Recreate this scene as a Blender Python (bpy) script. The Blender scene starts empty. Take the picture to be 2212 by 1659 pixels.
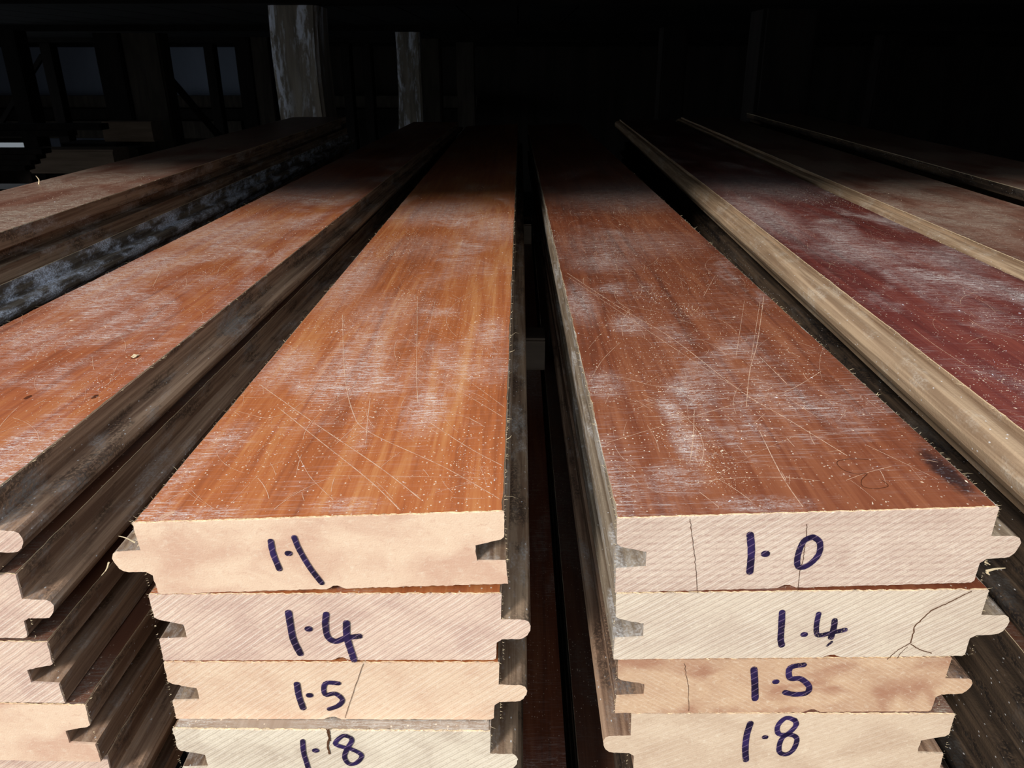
import bpy, bmesh, math, random
from mathutils import Vector, Matrix, noise

# ------------------------------------------------------------------ camera, world, sun, exposure
SC = bpy.context.scene
COL = SC.collection
CZ = 1.25                                     # camera height above the shed floor
F, PIT, YAW = 1660.0, math.radians(67.3), math.radians(.446)
cam = bpy.data.cameras.new('camera')
cam.sensor_width = 36; cam.lens = F/2212*36; cam.clip_start = .01
cam.dof.use_dof = True; cam.dof.focus_distance = .36; cam.dof.aperture_fstop = 60
co = bpy.data.objects.new('camera', cam); COL.objects.link(co)
co.location = (0, 0, CZ); co.rotation_euler = (PIT, 0, YAW)
SC.camera = co
RC = Matrix.Rotation(YAW, 3, 'Z') @ Matrix.Rotation(PIT, 3, 'X')
def ray(u, v): return RC @ Vector(((u-1106)/F, -(v-829.5)/F, -1))
def at(u, v, y):                               # the point of the pixel at distance y
    w = ray(u, v); return Vector((0, 0, CZ)) + w*(y/w.y)

W = bpy.data.worlds.new('sky'); SC.world = W; W.use_nodes = True
bg = W.node_tree.nodes['Background']; wn, wl = W.node_tree.nodes, W.node_tree.links
# hazy bright sky overhead, darker yard and trees toward the horizon
gz = wn.new('ShaderNodeTexCoord'); sx = wn.new('ShaderNodeSeparateXYZ'); wl.new(gz.outputs['Generated'], sx.inputs[0])
mr = wn.new('ShaderNodeMapRange'); wl.new(sx.outputs[2], mr.inputs[0]); mr.interpolation_type = 'SMOOTHSTEP'
for i_, q_ in enumerate((.10, .62, .20, 1.15)): mr.inputs[i_+1].default_value = q_
# brightened patch of sky low on the left, added to light the background posts
m2 = wn.new('ShaderNodeMapRange'); wl.new(sx.outputs[0], m2.inputs[0]); m2.interpolation_type = 'SMOOTHSTEP'
for i_, q_ in enumerate((-.62, -.92, 0, 1)): m2.inputs[i_+1].default_value = q_
m3 = wn.new('ShaderNodeMapRange'); wl.new(sx.outputs[2], m3.inputs[0]); m3.interpolation_type = 'SMOOTHSTEP'
for i_, q_ in enumerate((.22, .12, 0, 2.4)): m3.inputs[i_+1].default_value = q_
mm = wn.new('ShaderNodeMath'); mm.operation = 'MULTIPLY'; wl.new(m2.outputs[0], mm.inputs[0]); wl.new(m3.outputs[0], mm.inputs[1])
ma = wn.new('ShaderNodeMath'); ma.operation = 'ADD'; wl.new(mm.outputs[0], ma.inputs[0]); wl.new(mr.outputs[0], ma.inputs[1])
wl.new(ma.outputs[0], bg.inputs[1]); bg.inputs[0].default_value = (.80, .90, 1, 1)
sd = bpy.data.lights.new('sun', 'SUN'); sd.energy = 3.15; sd.angle = math.radians(12); sd.color = (1, .985, .96)
so = bpy.data.objects.new('sun', sd); COL.objects.link(so)
SUN_EL, SUN_AZ = math.radians(30), math.radians(-35)    # behind the camera, a touch from the left
dv = Vector((-math.sin(SUN_AZ)*math.cos(SUN_EL), math.cos(SUN_AZ)*math.cos(SUN_EL), -math.sin(SUN_EL)))
so.rotation_euler = dv.to_track_quat('-Z', 'Y').to_euler(); so.location = (-.5, -3, 4)
SC.view_settings.view_transform = 'Standard'; SC.view_settings.look = 'None'
SC.view_settings.exposure = .2; SC.view_settings.gamma = 1; SC.view_settings.use_curve_mapping = False

# ------------------------------------------------------------------ materials
def srgb(r, g, b):
    f = lambda c: (c/255/12.92) if c/255 <= .04045 else ((c/255+.055)/1.055)**2.4
    return (f(r), f(g), f(b), 1)
class NT:
    def __init__(s, name, rough=.6, spec=.3):
        s.m = bpy.data.materials.new(name); s.m.use_nodes = True
        s.n = s.m.node_tree.nodes; s.l = s.m.node_tree.links
        s.b = s.n['Principled BSDF']; s.b.inputs['Roughness'].default_value = rough
        s.b.inputs['Specular IOR Level'].default_value = spec
        s.tc = s.n.new('ShaderNodeTexCoord').outputs['Object']
    def val(s, sock, x):
        if isinstance(x, (int, float)): sock.default_value = x
        elif isinstance(x, tuple): sock.default_value = x
        else: s.l.new(x, sock)
    def mp(s, scale=(1, 1, 1), loc=(0, 0, 0), rot=(0, 0, 0), src=None):
        n = s.n.new('ShaderNodeMapping'); s.l.new(src or s.tc, n.inputs[0])
        n.inputs['Scale'].default_value = scale; n.inputs['Location'].default_value = loc; n.inputs['Rotation'].default_value = rot
        return n.outputs[0]
    def noise(s, vec, scale=1, detail=4, rough=.6, dist=0):
        n = s.n.new('ShaderNodeTexNoise'); s.l.new(vec, n.inputs['Vector'])
        n.inputs['Scale'].default_value = scale; n.inputs['Detail'].default_value = detail
        n.inputs['Roughness'].default_value = rough; n.inputs['Distortion'].default_value = dist
        return n.outputs[0]
    def vor(s, vec, scale=1, out='Distance', rnd=1):
        n = s.n.new('ShaderNodeTexVoronoi'); s.l.new(vec, n.inputs['Vector'])
        n.inputs['Scale'].default_value = scale; n.inputs['Randomness'].default_value = rnd
        return n.outputs[out]
    def wave(s, vec, scale, dist=1, dscale=1, kind='BANDS', detail=2):
        n = s.n.new('ShaderNodeTexWave'); s.l.new(vec, n.inputs['Vector']); n.wave_type = kind
        n.inputs['Scale'].default_value = scale; n.inputs['Distortion'].default_value = dist
        n.inputs['Detail Scale'].default_value = dscale; n.inputs['Detail'].default_value = detail
        return n.outputs['Fac']
    def rng(s, x, a, b, c=0, d=1):
        n = s.n.new('ShaderNodeMapRange'); s.val(n.inputs[0], x); n.interpolation_type = 'SMOOTHSTEP'
        for i, q in enumerate((a, b, c, d)): n.inputs[i+1].default_value = q
        return n.outputs[0]
    def math(s, op, a, b=0):
        n = s.n.new('ShaderNodeMath'); n.operation = op; s.val(n.inputs[0], a); s.val(n.inputs[1], b); return n.outputs[0]
    def mix(s, f, a, b, mode='MIX'):
        n = s.n.new('ShaderNodeMix'); n.data_type = 'RGBA'; n.blend_type = mode
        s.val(n.inputs[0], f); s.val(n.inputs[6], a); s.val(n.inputs[7], b); return n.outputs[2]
    def ramp(s, x, pts):
        n = s.n.new('ShaderNodeValToRGB'); s.val(n.inputs[0], x); e = n.color_ramp.elements
        while len(e) < len(pts): e.new(.5)
        for q, (p, c) in zip(e, pts): q.position = p; q.color = c
        return n.outputs[0]
    def bump(s, h, strength, dist):
        n = s.n.new('ShaderNodeBump'); n.inputs['Strength'].default_value = strength
        n.inputs['Distance'].default_value = dist; s.l.new(h, n.inputs['Height']); s.l.new(n.outputs[0], s.b.inputs['Normal'])
    def color(s, c): s.val(s.b.inputs['Base Color'], c); return s.m

def lacquer(name, dark, mid, light, dust=.5, seed=0., stain=None, dcol=None, patches=()):
    t = NT(name, .38, .35)
    g = t.mp((95, 5, 20), (seed, seed*3, 0), (0, 0, .05))
    n1 = t.noise(g, 1, 5, .65, .6)
    n2 = t.noise(t.mp((420, 14, 60), (seed*2, 0, 0), (0, 0, .05)), 1, 3, .7, .3)
    n0 = t.noise(t.mp((16, 3.2, 5), (seed, 1.3*seed, 0)), 1, 3, .5)
    s = t.math('ADD', t.math('MULTIPLY', n1, .5), t.math('ADD', t.math('MULTIPLY', n2, .28), t.math('MULTIPLY', n0, .3)))
    c = t.ramp(s, [(.38, dark), (.53, mid), (.68, light)])
    # sawdust film in drifts, wiped across the board, over a veil of fine scuffs
    d0 = t.noise(t.mp((15, 9, 5), (seed*5, seed, 0), (0, 0, .5)), 1, 4, .6, .6)
    d1 = t.noise(t.mp((190, 700, 60), (seed*7, seed, 0), (0, 0, .25)), 1, 6, .8, 1.5)
    d2 = t.noise(t.mp((1300, 1500, 300), (seed, seed, 0)), 1, 2, .6)
    d3 = t.noise(t.mp((60, 900, 60), (seed*2, seed, 0), (0, 0, -.35)), 1, 4, .7, .8)
    film = t.rng(d0, .64-.24*dust, .86-.2*dust)
    for px_, py_, rx_, ry_, k_ in patches:       # drifts of dust lying where they were wiped to
        q = t.mp((1/rx_, 1/ry_, 0), (-px_/rx_, -py_/ry_, 0))
        ln = t.n.new('ShaderNodeVectorMath'); ln.operation = 'LENGTH'; t.l.new(q, ln.inputs[0])
        film = t.math('MAXIMUM', film, t.rng(t.math('ADD', ln.outputs['Value'], t.math('MULTIPLY', d0, .9)), .6, 1.7, k_, 0))
    df = t.math('MULTIPLY', film, t.rng(d1, .45, .60, .05, 1))
    df = t.math('MULTIPLY', df, t.rng(d2, .40, .58, .30, 1))
    df = t.math('ADD', df, t.math('MULTIPLY', t.math('MULTIPLY', t.rng(d3, .50, .64), film), .45))
    df = t.math('ADD', df, t.math('MULTIPLY', t.rng(d3, .50, .70), t.rng(d0, .35, .62, .02, .30)))
    df = t.math('MINIMUM', t.math('ADD', df, .02*dust), 1.)
    c = t.mix(t.math('MULTIPLY', df, min(1, .66+.28*dust)), c, dcol or srgb(224, 214, 206))
    # crumbs: specks of sawdust
    v = t.vor(t.mp((1, .8, 1), (seed, 0, 0)), 620); cl = t.vor(t.mp((1, .8, 1), (seed, 0, 0)), 620, 'Color')
    sep = t.n.new('ShaderNodeSeparateColor'); t.l.new(cl, sep.inputs[0])
    sp = t.math('MULTIPLY', t.rng(v, .16, .26, 1, 0), t.math('GREATER_THAN', sep.outputs[0], .70))
    sp = t.math('MULTIPLY', sp, t.rng(t.noise(t.mp((30, 26, 9), (seed*3, 0, 0)), 1, 4, .6), .40, .58))
    c = t.mix(t.math('MULTIPLY', sp, .8), c, srgb(235, 214, 190))
    if stain:
        sx, sy, rx, ry, ang = stain
        q = t.mp((1/rx, 1/ry, 0), (0, 0, 0), (0, 0, 0), t.mp((1, 1, 1), (-sx, -sy, 0)))
        q = t.mp((1/rx, 1/ry, 0), (-sx/rx, -sy/ry, 0))
        ln = t.n.new('ShaderNodeVectorMath'); ln.operation = 'LENGTH'; t.l.new(q, ln.inputs[0])
        k = t.math('ADD', ln.outputs['Value'], t.math('MULTIPLY', t.noise(t.mp((230, 160, 60)), 1, 4, .7), 1.0))
        c = t.mix(t.rng(k, .85, 1.6, .85, 0), c, t.mix(t.rng(d1, .55, .7), srgb(22, 20, 24), srgb(150, 158, 170)))
    t.val(t.b.inputs['Roughness'], t.math('ADD', t.math('MULTIPLY', df, .45), .34))
    t.bump(n2, .12, .0004)
    return t.color(c)

def endgrain(name, base, dark, ang, seed, rings=None, saw=1., blot=.4, sawsc=120, tint=None):
    """cross-cut wood: vessel flecks, growth rings and the slanting marks of the saw"""
    t = NT(name, .8, .15)
    big = t.noise(t.mp((38, 1, 60), (seed, 0, seed)), 1, 3, .5, .5)
    fin = t.noise(t.mp((1500, 200, 1500), (seed, 0, 0)), 1, 2, .7)
    fib = t.noise(t.mp((240, 60, 900), (seed, 0, 0), (0, ang*.3, 0)), 1, 4, .6, .5)
    c = t.mix(t.rng(big, .38, .72, 0, blot), base, dark)
    if rings:                                  # centre of the growth rings, in metres from the board's corner
        q = t.mp((1, 0, 1), (-rings[0], 0, -rings[1]))
        r = t.wave(q, rings[2], 2.5, 12, 'RINGS', 3)
        c = t.mix(t.math('MULTIPLY', t.rng(r, .55, .95), t.rng(t.noise(t.mp((420, 1, 520)), 1, 2), .4, .6, .15, .5)), c, dark)
    wv = t.mp((1, 0, 1), (seed*.01, 0, 0), (0, ang, 0))
    wa = t.wave(wv, sawsc, 1.5, .8, 'BANDS', 2); wb = t.wave(wv, sawsc*2.37, 1.8, .9, 'BANDS', 2)
    w = t.math('MAXIMUM', wa, t.math('MULTIPLY', wb, .95))
    mask = t.noise(t.mp((60, 0, 90), (seed*2, 0, 3)), 1, 3)
    c = t.mix(t.math('MULTIPLY', t.rng(w, .93, 1.0), t.rng(mask, .36, .62, .10*saw, .62*saw)), c, srgb(246, 232, 216))
    c = t.mix(t.rng(wa, .45, .0, 0, .20*saw), c, dark)
    c = t.mix(t.rng(fin, .58, .78, 0, .34), c, dark)
    c = t.mix(t.rng(fib, .5, .75, 0, .25), c, srgb(243, 224, 196))
    if tint: 
        k = t.noise(t.mp((20, 1, 34), (tint[0], 0, 0), (0, .5, 0)), 1, 3, .55, .8)
        c = t.mix(t.rng(k, .5, .66, 0, tint[1]), c, tint[2])
    h = t.math('ADD', t.math('MULTIPLY', w, .5*saw), t.math('MULTIPLY', fin, .8))
    mot = t.noise(t.mp((420, 1, 520), (seed, 0, 2)), 1, 4, .7, .8)
    c = t.mix(t.rng(mot, .54, .74, 0, .42), c, dark)
    c = t.mix(t.rng(mot, .46, .26, 0, .35), c, srgb(244, 228, 202))
    t.bump(h, .35, .0004)
    return t.color(c)

def rawside(name, base, dark, dustc, seed, amount=.4, mould=.4):
    t = NT(name, .85, .1)
    g = t.noise(t.mp((260, 7, 260), (seed, 0, 0)), 1, 4, .6, .4)
    c = t.mix(t.rng(g, .35, .68), dark, base)
    m = t.noise(t.mp((50, 16, 60), (seed*3, seed, 0)), 1, 4, .65)
    f = t.noise(t.mp((900, 700, 900), (seed, 0, 0)), 1, 2, .6)
    c = t.mix(t.math('MULTIPLY', t.rng(m, .5, .62, 0, mould), t.rng(f, .35, .55)), c, srgb(24, 22, 23))
    d = t.noise(t.mp((60, 22, 60), (seed, seed*2, 4)), 1, 5, .7)
    c = t.mix(t.math('MULTIPLY', t.rng(d, .56-.12*amount, .68-.06*amount, 0, amount), t.rng(f, .4, .6, .3, 1)), c, dustc)
    v = t.vor(t.mp((1, .6, 1), (seed, 0, 0)), 620); cl = t.vor(t.mp((1, .6, 1), (seed, 0, 0)), 620, 'Color')
    sep = t.n.new('ShaderNodeSeparateColor'); t.l.new(cl, sep.inputs[0])
    c = t.mix(t.math('MULTIPLY', t.rng(v, .15, .25, .8, 0), t.math('GREATER_THAN', sep.outputs[0], .93)), c, srgb(205, 200, 196))
    t.bump(f, .4, .0005)
    return t.color(c)

def plain(name, c, rough=.8, var=.25, sc=(20, 20, 20), c2=None):
    t = NT(name, rough, .15)
    n = t.noise(t.mp(sc), 1, 4, .6, .3)
    return t.color(t.mix(t.rng(n, .3, .7), c, c2 or tuple(x*(1-var) for x in c[:3])+(1,)))

M = {}
M['flake'] = plain('sawdust flakes', srgb(238, 215, 186), .8, .2, (900, 900, 900))
M['crumb'] = plain('plaster crumbs', srgb(225, 228, 236), .8, .05)
M['fibre'] = plain('torn pale fibre', srgb(236, 212, 172), .8, .25, (300, 300, 300))
M['crack'] = plain('dark split in the wood', srgb(96, 64, 44), .9)
M['knot'] = plain('knot', srgb(92, 46, 26), .7)
M['pencil'] = plain('pencil line', srgb(70, 34, 18), .6)
t = NT('scratch haze', .6, .2)
tr = t.n.new('ShaderNodeBsdfTransparent'); mx = t.n.new('ShaderNodeMixShader'); t.color(srgb(226, 186, 156))
t.val(mx.inputs[0], t.rng(t.noise(t.mp((260, 260, 260)), 1, 4, .7), .30, .62, .18, .80))
t.l.new(tr.outputs[0], mx.inputs[1]); t.l.new(t.b.outputs[0], mx.inputs[2]); t.l.new(mx.outputs[0], t.n['Material Output'].inputs[0])
M['scratch'] = t.m
t = NT('purple marker ink', .5, .35)
w = t.wave(t.mp((1, 0, 1), (0, 0, 0), (0, -.95, 0)), 120, 1.5, .8)
f = t.noise(t.mp((1300, 1, 1300)), 1, 2, .7)
c = t.mix(t.rng(t.noise(t.mp((90, 1, 90)), 1, 3), .4, .7), srgb(30, 20, 44), srgb(52, 38, 84))
c = t.mix(t.rng(w, .92, 1, 0, .4), c, srgb(150, 122, 150))
t.color(t.mix(t.rng(f, .62, .8, 0, .4), c, srgb(150, 120, 150)))
tr = t.n.new('ShaderNodeBsdfTransparent'); mx = t.n.new('ShaderNodeMixShader')
t.val(mx.inputs[0], t.rng(t.math('ADD', f, t.math('MULTIPLY', t.noise(t.mp((60, 1, 90), (4, 0, 0)), 1, 2), .9)), 1.10, 1.22, .97, .25))
t.l.new(tr.outputs[0], mx.inputs[1]); t.l.new(t.b.outputs[0], mx.inputs[2]); t.l.new(mx.outputs[0], t.n['Material Output'].inputs[0])
M['ink'] = t.m
t = NT('weathered timber with flaking whitewash', .85, .1)
n = t.noise(t.mp((26, 26, 5.5), (2, 0, 0)), 1, 6, .72, .5); n2 = t.noise(t.mp((5, 5, 1.2), (0, 5, 0)), 1, 3)
g = t.mix(t.rng(t.noise(t.mp((40, 40, 4)), 1, 4), .3, .7), srgb(118, 110, 100), srgb(158, 148, 134))
t.color(t.mix(t.math('MULTIPLY', t.rng(n, .5, .6), t.rng(n2, .42, .56)), g, srgb(236, 240, 250)))
M['whitewash'] = t.m
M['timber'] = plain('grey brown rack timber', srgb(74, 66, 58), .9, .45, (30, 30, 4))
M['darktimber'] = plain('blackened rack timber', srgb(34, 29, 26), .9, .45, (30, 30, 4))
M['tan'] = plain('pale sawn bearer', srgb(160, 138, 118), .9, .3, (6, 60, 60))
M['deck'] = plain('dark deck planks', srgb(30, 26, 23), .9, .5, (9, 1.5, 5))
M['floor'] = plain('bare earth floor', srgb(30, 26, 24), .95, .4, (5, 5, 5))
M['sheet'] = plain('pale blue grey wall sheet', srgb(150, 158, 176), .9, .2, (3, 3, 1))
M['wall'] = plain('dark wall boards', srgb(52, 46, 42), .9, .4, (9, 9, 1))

# ------------------------------------------------------------------ mesh helpers
def link(name, bm, mats, parent=None, smooth=False):
    me = bpy.data.meshes.new(name); bm.normal_update(); bm.to_mesh(me); bm.free()
    for m in (mats if isinstance(mats, (list, tuple)) else [mats]): me.materials.append(m)
    if smooth:
        for p in me.polygons: p.use_smooth = True
    o = bpy.data.objects.new(name, me); COL.objects.link(o)
    if parent: o.parent = parent
    return o
def tag(o, label, cat, group=None, kind=None):
    o['label'] = label; o['category'] = cat
    if group: o['group'] = group
    if kind: o['kind'] = kind
    return o
def box_bm(bm, lo, hi, jag=0, bev=0):
    vs = [bm.verts.new((x, y, z)) for x in (lo[0], hi[0]) for y in (lo[1], hi[1]) for z in (lo[2], hi[2])]
    for f in ((0, 1, 3, 2), (4, 6, 7, 5), (0, 4, 5, 1), (2, 3, 7, 6), (0, 2, 6, 4), (1, 5, 7, 3)): bm.faces.new([vs[i] for i in f])
    return vs
def timber(name, lo, hi, mat, label, cat, group=None, rough=.004, kind=None, seed=0, n=10):
    """a sawn timber: origin at its base, bevelled arrises, faces a little out of true"""
    lo, hi = Vector(lo), Vector(hi); c = Vector(((lo.x+hi.x)/2, (lo.y+hi.y)/2, lo.z))
    bm = bmesh.new(); box_bm(bm, lo-c, hi-c)
    ax = max(range(3), key=lambda i: (hi-lo)[i])
    es = [e for e in bm.edges if abs((e.verts[0].co-e.verts[1].co)[ax]) > 1e-5]
    bmesh.ops.subdivide_edges(bm, edges=es, cuts=n, use_grid_fill=True)
    es = [e for e in bm.edges if len(e.link_faces) == 2 and e.calc_face_angle(0) > 1 and abs((e.verts[0].co-e.verts[1].co)[ax]) > 1e-5]
    bmesh.ops.bevel(bm, geom=es, offset=min(hi-lo)*.07, segments=2, affect='EDGES')
    for v in bm.verts:
        q = noise.noise_vector(v.co*3 + Vector((seed, seed*2, 0)))
        q[ax] = 0
        if ax != 2: q.z = 0
        v.co += q*rough
    bmesh.ops.recalc_face_normals(bm, faces=bm.faces)
    o = link(name, bm, mat); o.location = c
    return tag(o, label, cat, group, kind)
def ribbon(bm, pts, wid, nrm, up=0, taper=True, caps=6):
    """flat brush stroke through pts on a plane with normal nrm; wid = full width (number or list)"""
    pts = [Vector(p) for p in pts]; n = len(pts)
    if not isinstance(wid, (list, tuple)): wid = [wid]*n
    L, R = [], []
    for i, p in enumerate(pts):
        d = (pts[min(i+1, n-1)]-pts[max(i-1, 0)]).normalized(); s = d.cross(nrm)*wid[i]/2
        L.append(bm.verts.new(p+s+nrm*up)); R.append(bm.verts.new(p-s+nrm*up))
    for i in range(n-1): bm.faces.new((L[i], L[i+1], R[i+1], R[i]))
    if caps:
        for i, sg in ((0, -1), (n-1, 1)):
            d = (pts[min(i+1, n-1)]-pts[max(i-1, 0)]).normalized()*sg; s = d.cross(nrm)
            arc = [bm.verts.new(pts[i]+nrm*up+(s*math.cos(a)+d*math.sin(a))*wid[i]/2) for a in [math.pi*k/caps for k in range(caps+1)]]
            bm.faces.new(arc)
def smooth_line(pts, k=6):
    pts = [Vector(p) for p in pts]
    if len(pts) < 3: 
        return [pts[0].lerp(pts[1], i/k) for i in range(k+1)]
    out = []
    for i in range(len(pts)-1):
        a, b, c, d = pts[max(i-1, 0)], pts[i], pts[i+1], pts[min(i+2, len(pts)-1)]
        for j in range(k):
            t = j/k
            out.append(.5*((2*b)+(c-a)*t+(2*a-5*b+4*c-d)*t*t+(3*b-a-3*c+d)*t**3))
    return out+[pts[-1]]

# ------------------------------------------------------------------ floorboards
LEN = 1.82
GD = .0108                                      # depth of the groove, reach of the tongue
def side_profile(kind, t, sgn, x0):
    """points of one edge of the section, from the top down; sgn = +1 inwards is +x"""
    if kind == 'G':
        return [(x0, 0), (x0+sgn*.0003, -.0104*t/.031), (x0+sgn*.0016, -.0114*t/.031), (x0+sgn*GD, -.0138*t/.031), (x0+sgn*GD, -.0205*t/.031), (x0+sgn*.0002, -.0210*t/.031), (x0, -t)]
    if kind == 'N': return [(x0, 0), (x0+sgn*.0003, -.0026*t/.031), (x0+sgn*.0003, -.0202*t/.031), (x0+sgn*.0022, -.0225*t/.031), (x0+sgn*.003, -t)]
    return [(x0, 0), (x0+sgn*.0004, -.0112*t/.031), (x0+sgn*.0004, -.0212*t/.031), (x0+sgn*.0022, -.0225*t/.031), (x0+sgn*.0026, -t+.0008), (x0+sgn*.0036, -t)]
def dense(pts, step):
    out = []
    for i in range(len(pts)):
        a, b = Vector(pts[i]), Vector(pts[(i+1) % len(pts)]); k = max(1, int((b-a).length/step))
        out += [a.lerp(b, j/k) for j in range(k)]
    return out
def extrude(bm, prof, ys, jit, seed, mi_side, mi_end, y_len, still=None):
    rings = []
    for yi, (y, amp0) in enumerate(zip(ys, jit)):
        ring = []
        for p in prof:
            amp = amp0
            q = noise.noise_vector(Vector((p[0]*900+seed, y*90, p[1]*900)))
            q2 = noise.noise_vector(Vector((p[0]*260+seed, 7, p[1]*260)))
            if still and still(p): amp = 0
            dx = (q[0]*.8+q2[0]*.6)*amp; dz = (q[2]*.8+q2[2]*.6)*amp
            ring.append(bm.verts.new((p[0]+dx, y, p[1]+dz)))
        rings.append(ring)
    n = len(prof)
    for k_, (a, b) in enumerate(zip(rings[:-1], rings[1:])):
        for i in range(n):
            f = bm.faces.new((a[i], a[(i+1) % n], b[(i+1) % n], b[i])); f.material_index = mi_end if k_ == 0 and n > 60 else mi_side
    f = bm.faces.new(rings[0]); f.material_index = mi_end
    f = bm.faces.new(rings[-1][::-1]); f.material_index = mi_end
    bmesh.ops.recalc_face_normals(bm, faces=bm.faces)
class Board:
    def __init__(s, name, label, group, xl, xr, zl, zr, y, t, left, right, slope, mats, seed, ragged=.0003, fine=True, length=LEN, skew=0):
        rnd = random.Random(seed)
        s.W = w = math.hypot(xr-xl, zr-zl); s.t = t
        s.root = r = bpy.data.objects.new(name, None); COL.objects.link(r); r.empty_display_size = .02
        roll = math.asin((zr-zl)/w)
        s.M = Matrix.Translation((xl, y, CZ+zl)) @ Matrix.Rotation(-math.atan(slope), 4, 'Z') @ Matrix.Rotation(-roll, 4, 'Y')
        r.matrix_world = s.M; s.Mi = s.M.inverted()
        tag(r, label, 'floorboard', group)
        s.top, s.end, s.side = mats; s.rnd = rnd; s.seed = seed
        # core: section with tongue or groove edges and a relief notch underneath
        nx = w*.53+rnd.uniform(-.012, .012)
        prof = side_profile(left, t, 1, 0) + [(nx-.0035, -t), (nx-.0008, -t+.0013), (nx+.0008, -t+.0013), (nx+.0035, -t)] + side_profile(right, t, -1, w)[::-1]
        step = .0011 if fine else .006
        prof = dense(prof, step)
        ys = [0, .0009, .0030, .03, .12, .3, .6, 1.0, 1.4, length]; jit = [ragged, ragged*.5, .00008, .00006, .00006, 0, 0, 0, 0, 0]
        if not fine: ys = [0, .003, length]; jit = [0, 0, 0]
        q = t/.031; tx = [x for k_, x in ((left, 0), (right, w)) if k_ in 'TN']
        still = lambda p: -.0235*q < p[1] < -.0015*q and any(abs(p[0]-x) < .0012 for x in tx)
        bm = bmesh.new(); extrude(bm, prof, ys, jit, seed, 0, 1, length, still); s.core = link('core', bm, [s.side, s.end], r)
        # tongues
        for kd, x0, sg in ((left, 0, -1), (right, w, 1)):
            if kd not in 'TN': continue
            a = x0-sg*(.00045 if kd == 'T' else .00032)
            tp = [(a, -.0114*q), (x0+sg*.0084, -.0117*q), (x0+sg*.0098, -.0126*q), (x0+sg*.0106, -.0145*q), (x0+sg*.0103, -.0168*q), (x0+sg*.0092, -.0190*q), (x0+sg*.0078, -.0204*q), (x0+sg*.006, -.0208*q), (a, -.0210*q)]
            if kd == 'N':                       # a full rounded nosing, high on the edge
                tp = [(a, -.0028*q), (x0+sg*.003, -.0029*q), (x0+sg*.0068, -.0038*q), (x0+sg*.0098, -.0062*q), (x0+sg*.0114, -.0098*q), (x0+sg*.0112, -.0140*q), (x0+sg*.0092, -.0176*q), (x0+sg*.006, -.0194*q), (a, -.0198*q)]
            bm = bmesh.new(); extrude(bm, dense(tp, step), [ys[0]-.00001]+ys[1:], jit, seed, 0, 1, length, lambda p: abs(p[0]-a) < .0008); link('tongue', bm, [s.side, s.end], r)
        # lacquered face: a thin skin with a ragged front and chipped long edges
        bm = bmesh.new(); nxx = 110 if fine else 8; rows = []
        yy = [0, .0008, .003] + [.006+i*.004 for i in range(240)] + [1.1, 1.4, length] if fine else [0, .1, length]
        for k, y_ in enumerate(yy):
            row = []
            for i in range(nxx+1):
                x = w*i/nxx; yv = y_
                if fine and k == 0: yv += .0006+.0009*noise.noise(Vector((x*420, seed, 3)))+.0006*noise.noise(Vector((x*1500, seed, 8)))
                if fine and i == 0: x += abs(noise.noise(Vector((y_*260, seed, 1))))*.0011+.0004
                if fine and i == nxx: x -= abs(noise.noise(Vector((y_*260, seed, 5))))*.0011+.0004
                row.append((x, yv))
            rows.append(row)
        g = [[bm.verts.new((x, y_, .00035)) for x, y_ in row] for row in rows]
        for a, b in zip(g[:-1], g[1:]):
            for i in range(nxx): bm.faces.new((a[i], a[i+1], b[i+1], b[i])).material_index = 0
        res = bmesh.ops.extrude_face_region(bm, geom=list(bm.faces))
        for v in [v for v in res['geom'] if isinstance(v, bmesh.types.BMVert)]: v.co.z = -.0001
        for f in bm.faces:
            if abs(f.normal.z) < .5 and f.calc_center_median().z < .0003: f.material_index = 1
        bmesh.ops.recalc_face_normals(bm, faces=bm.faces)
        for f in bm.faces:
            if abs(f.normal.z) < .5: f.material_index = 1
        o = link('lacquered_face', bm, [s.top, M['fibre']], r); o['label'] = 'reddish brown lacquered top face'
        for ob in r.children: ob.matrix_parent_inverse = Matrix()
    def hit(s, u, v, axis, val):
        o = s.Mi @ Vector((0, 0, CZ)); d = s.Mi.to_3x3() @ ray(u, v)
        return o + d*((val-o[axis])/d[axis])
    def E(s, u, v): p = s.hit(u, v, 1, 0); return p
    def T(s, u, v): return s.hit(u, v, 2, .00035)
    def part(s, name, bm, mat, label=None, kind=None):
        o = link(name, bm, mat, s.root)
        if label: o['label'] = label
        if kind: o['kind'] = kind
        return o
    def ink(s, strokes, off, sc, label):
        """handwriting: strokes in pixels of an enlarged crop, laid on the sawn end"""
        bm = bmesh.new(); k = 0
        for st, wd in strokes:
            pts = [s.E(off[0]+x*sc, off[1]+y*sc) for x, y in st]
            k += 1
            if len(st) == 1: pts = [pts[0]+Vector((-.0003, 0, 0)), pts[0]+Vector((.0003, 0, 0))]
            pts = smooth_line(pts, 5)
            wds = [wd*(1+.10*noise.noise(p*900)) for p in pts]
            ribbon(bm, pts, wds, Vector((0, -1, 0)), .00035+.00002*k)
        s.part('handwritten_number', bm, M['ink'], label)
    def cracks(s, lines, off=(0, 0), sc=1, mat=None):
        bm = bmesh.new()
        for st, wd in lines:
            pts = []
            for a, b in zip(st[:-1], st[1:]):
                for j in range(8): pts.append(s.E(off[0]+(a[0]+(b[0]-a[0])*j/8)*sc, off[1]+(a[1]+(b[1]-a[1])*j/8)*sc))
            pts.append(s.E(off[0]+st[-1][0]*sc, off[1]+st[-1][1]*sc))
            pts = [p+Vector((noise.noise(p*1500)*.00035, 0, noise.noise(p*1500+Vector((5, 5, 5)))*.0002)) for p in pts]
            ribbon(bm, pts, [wd*(1+.5*noise.noise(p*2500)) for p in pts], Vector((0, -1, 0)), .00032, caps=0)
        s.part('crack', bm, mat or M['crack'], 'dark split across the sawn end')
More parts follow.
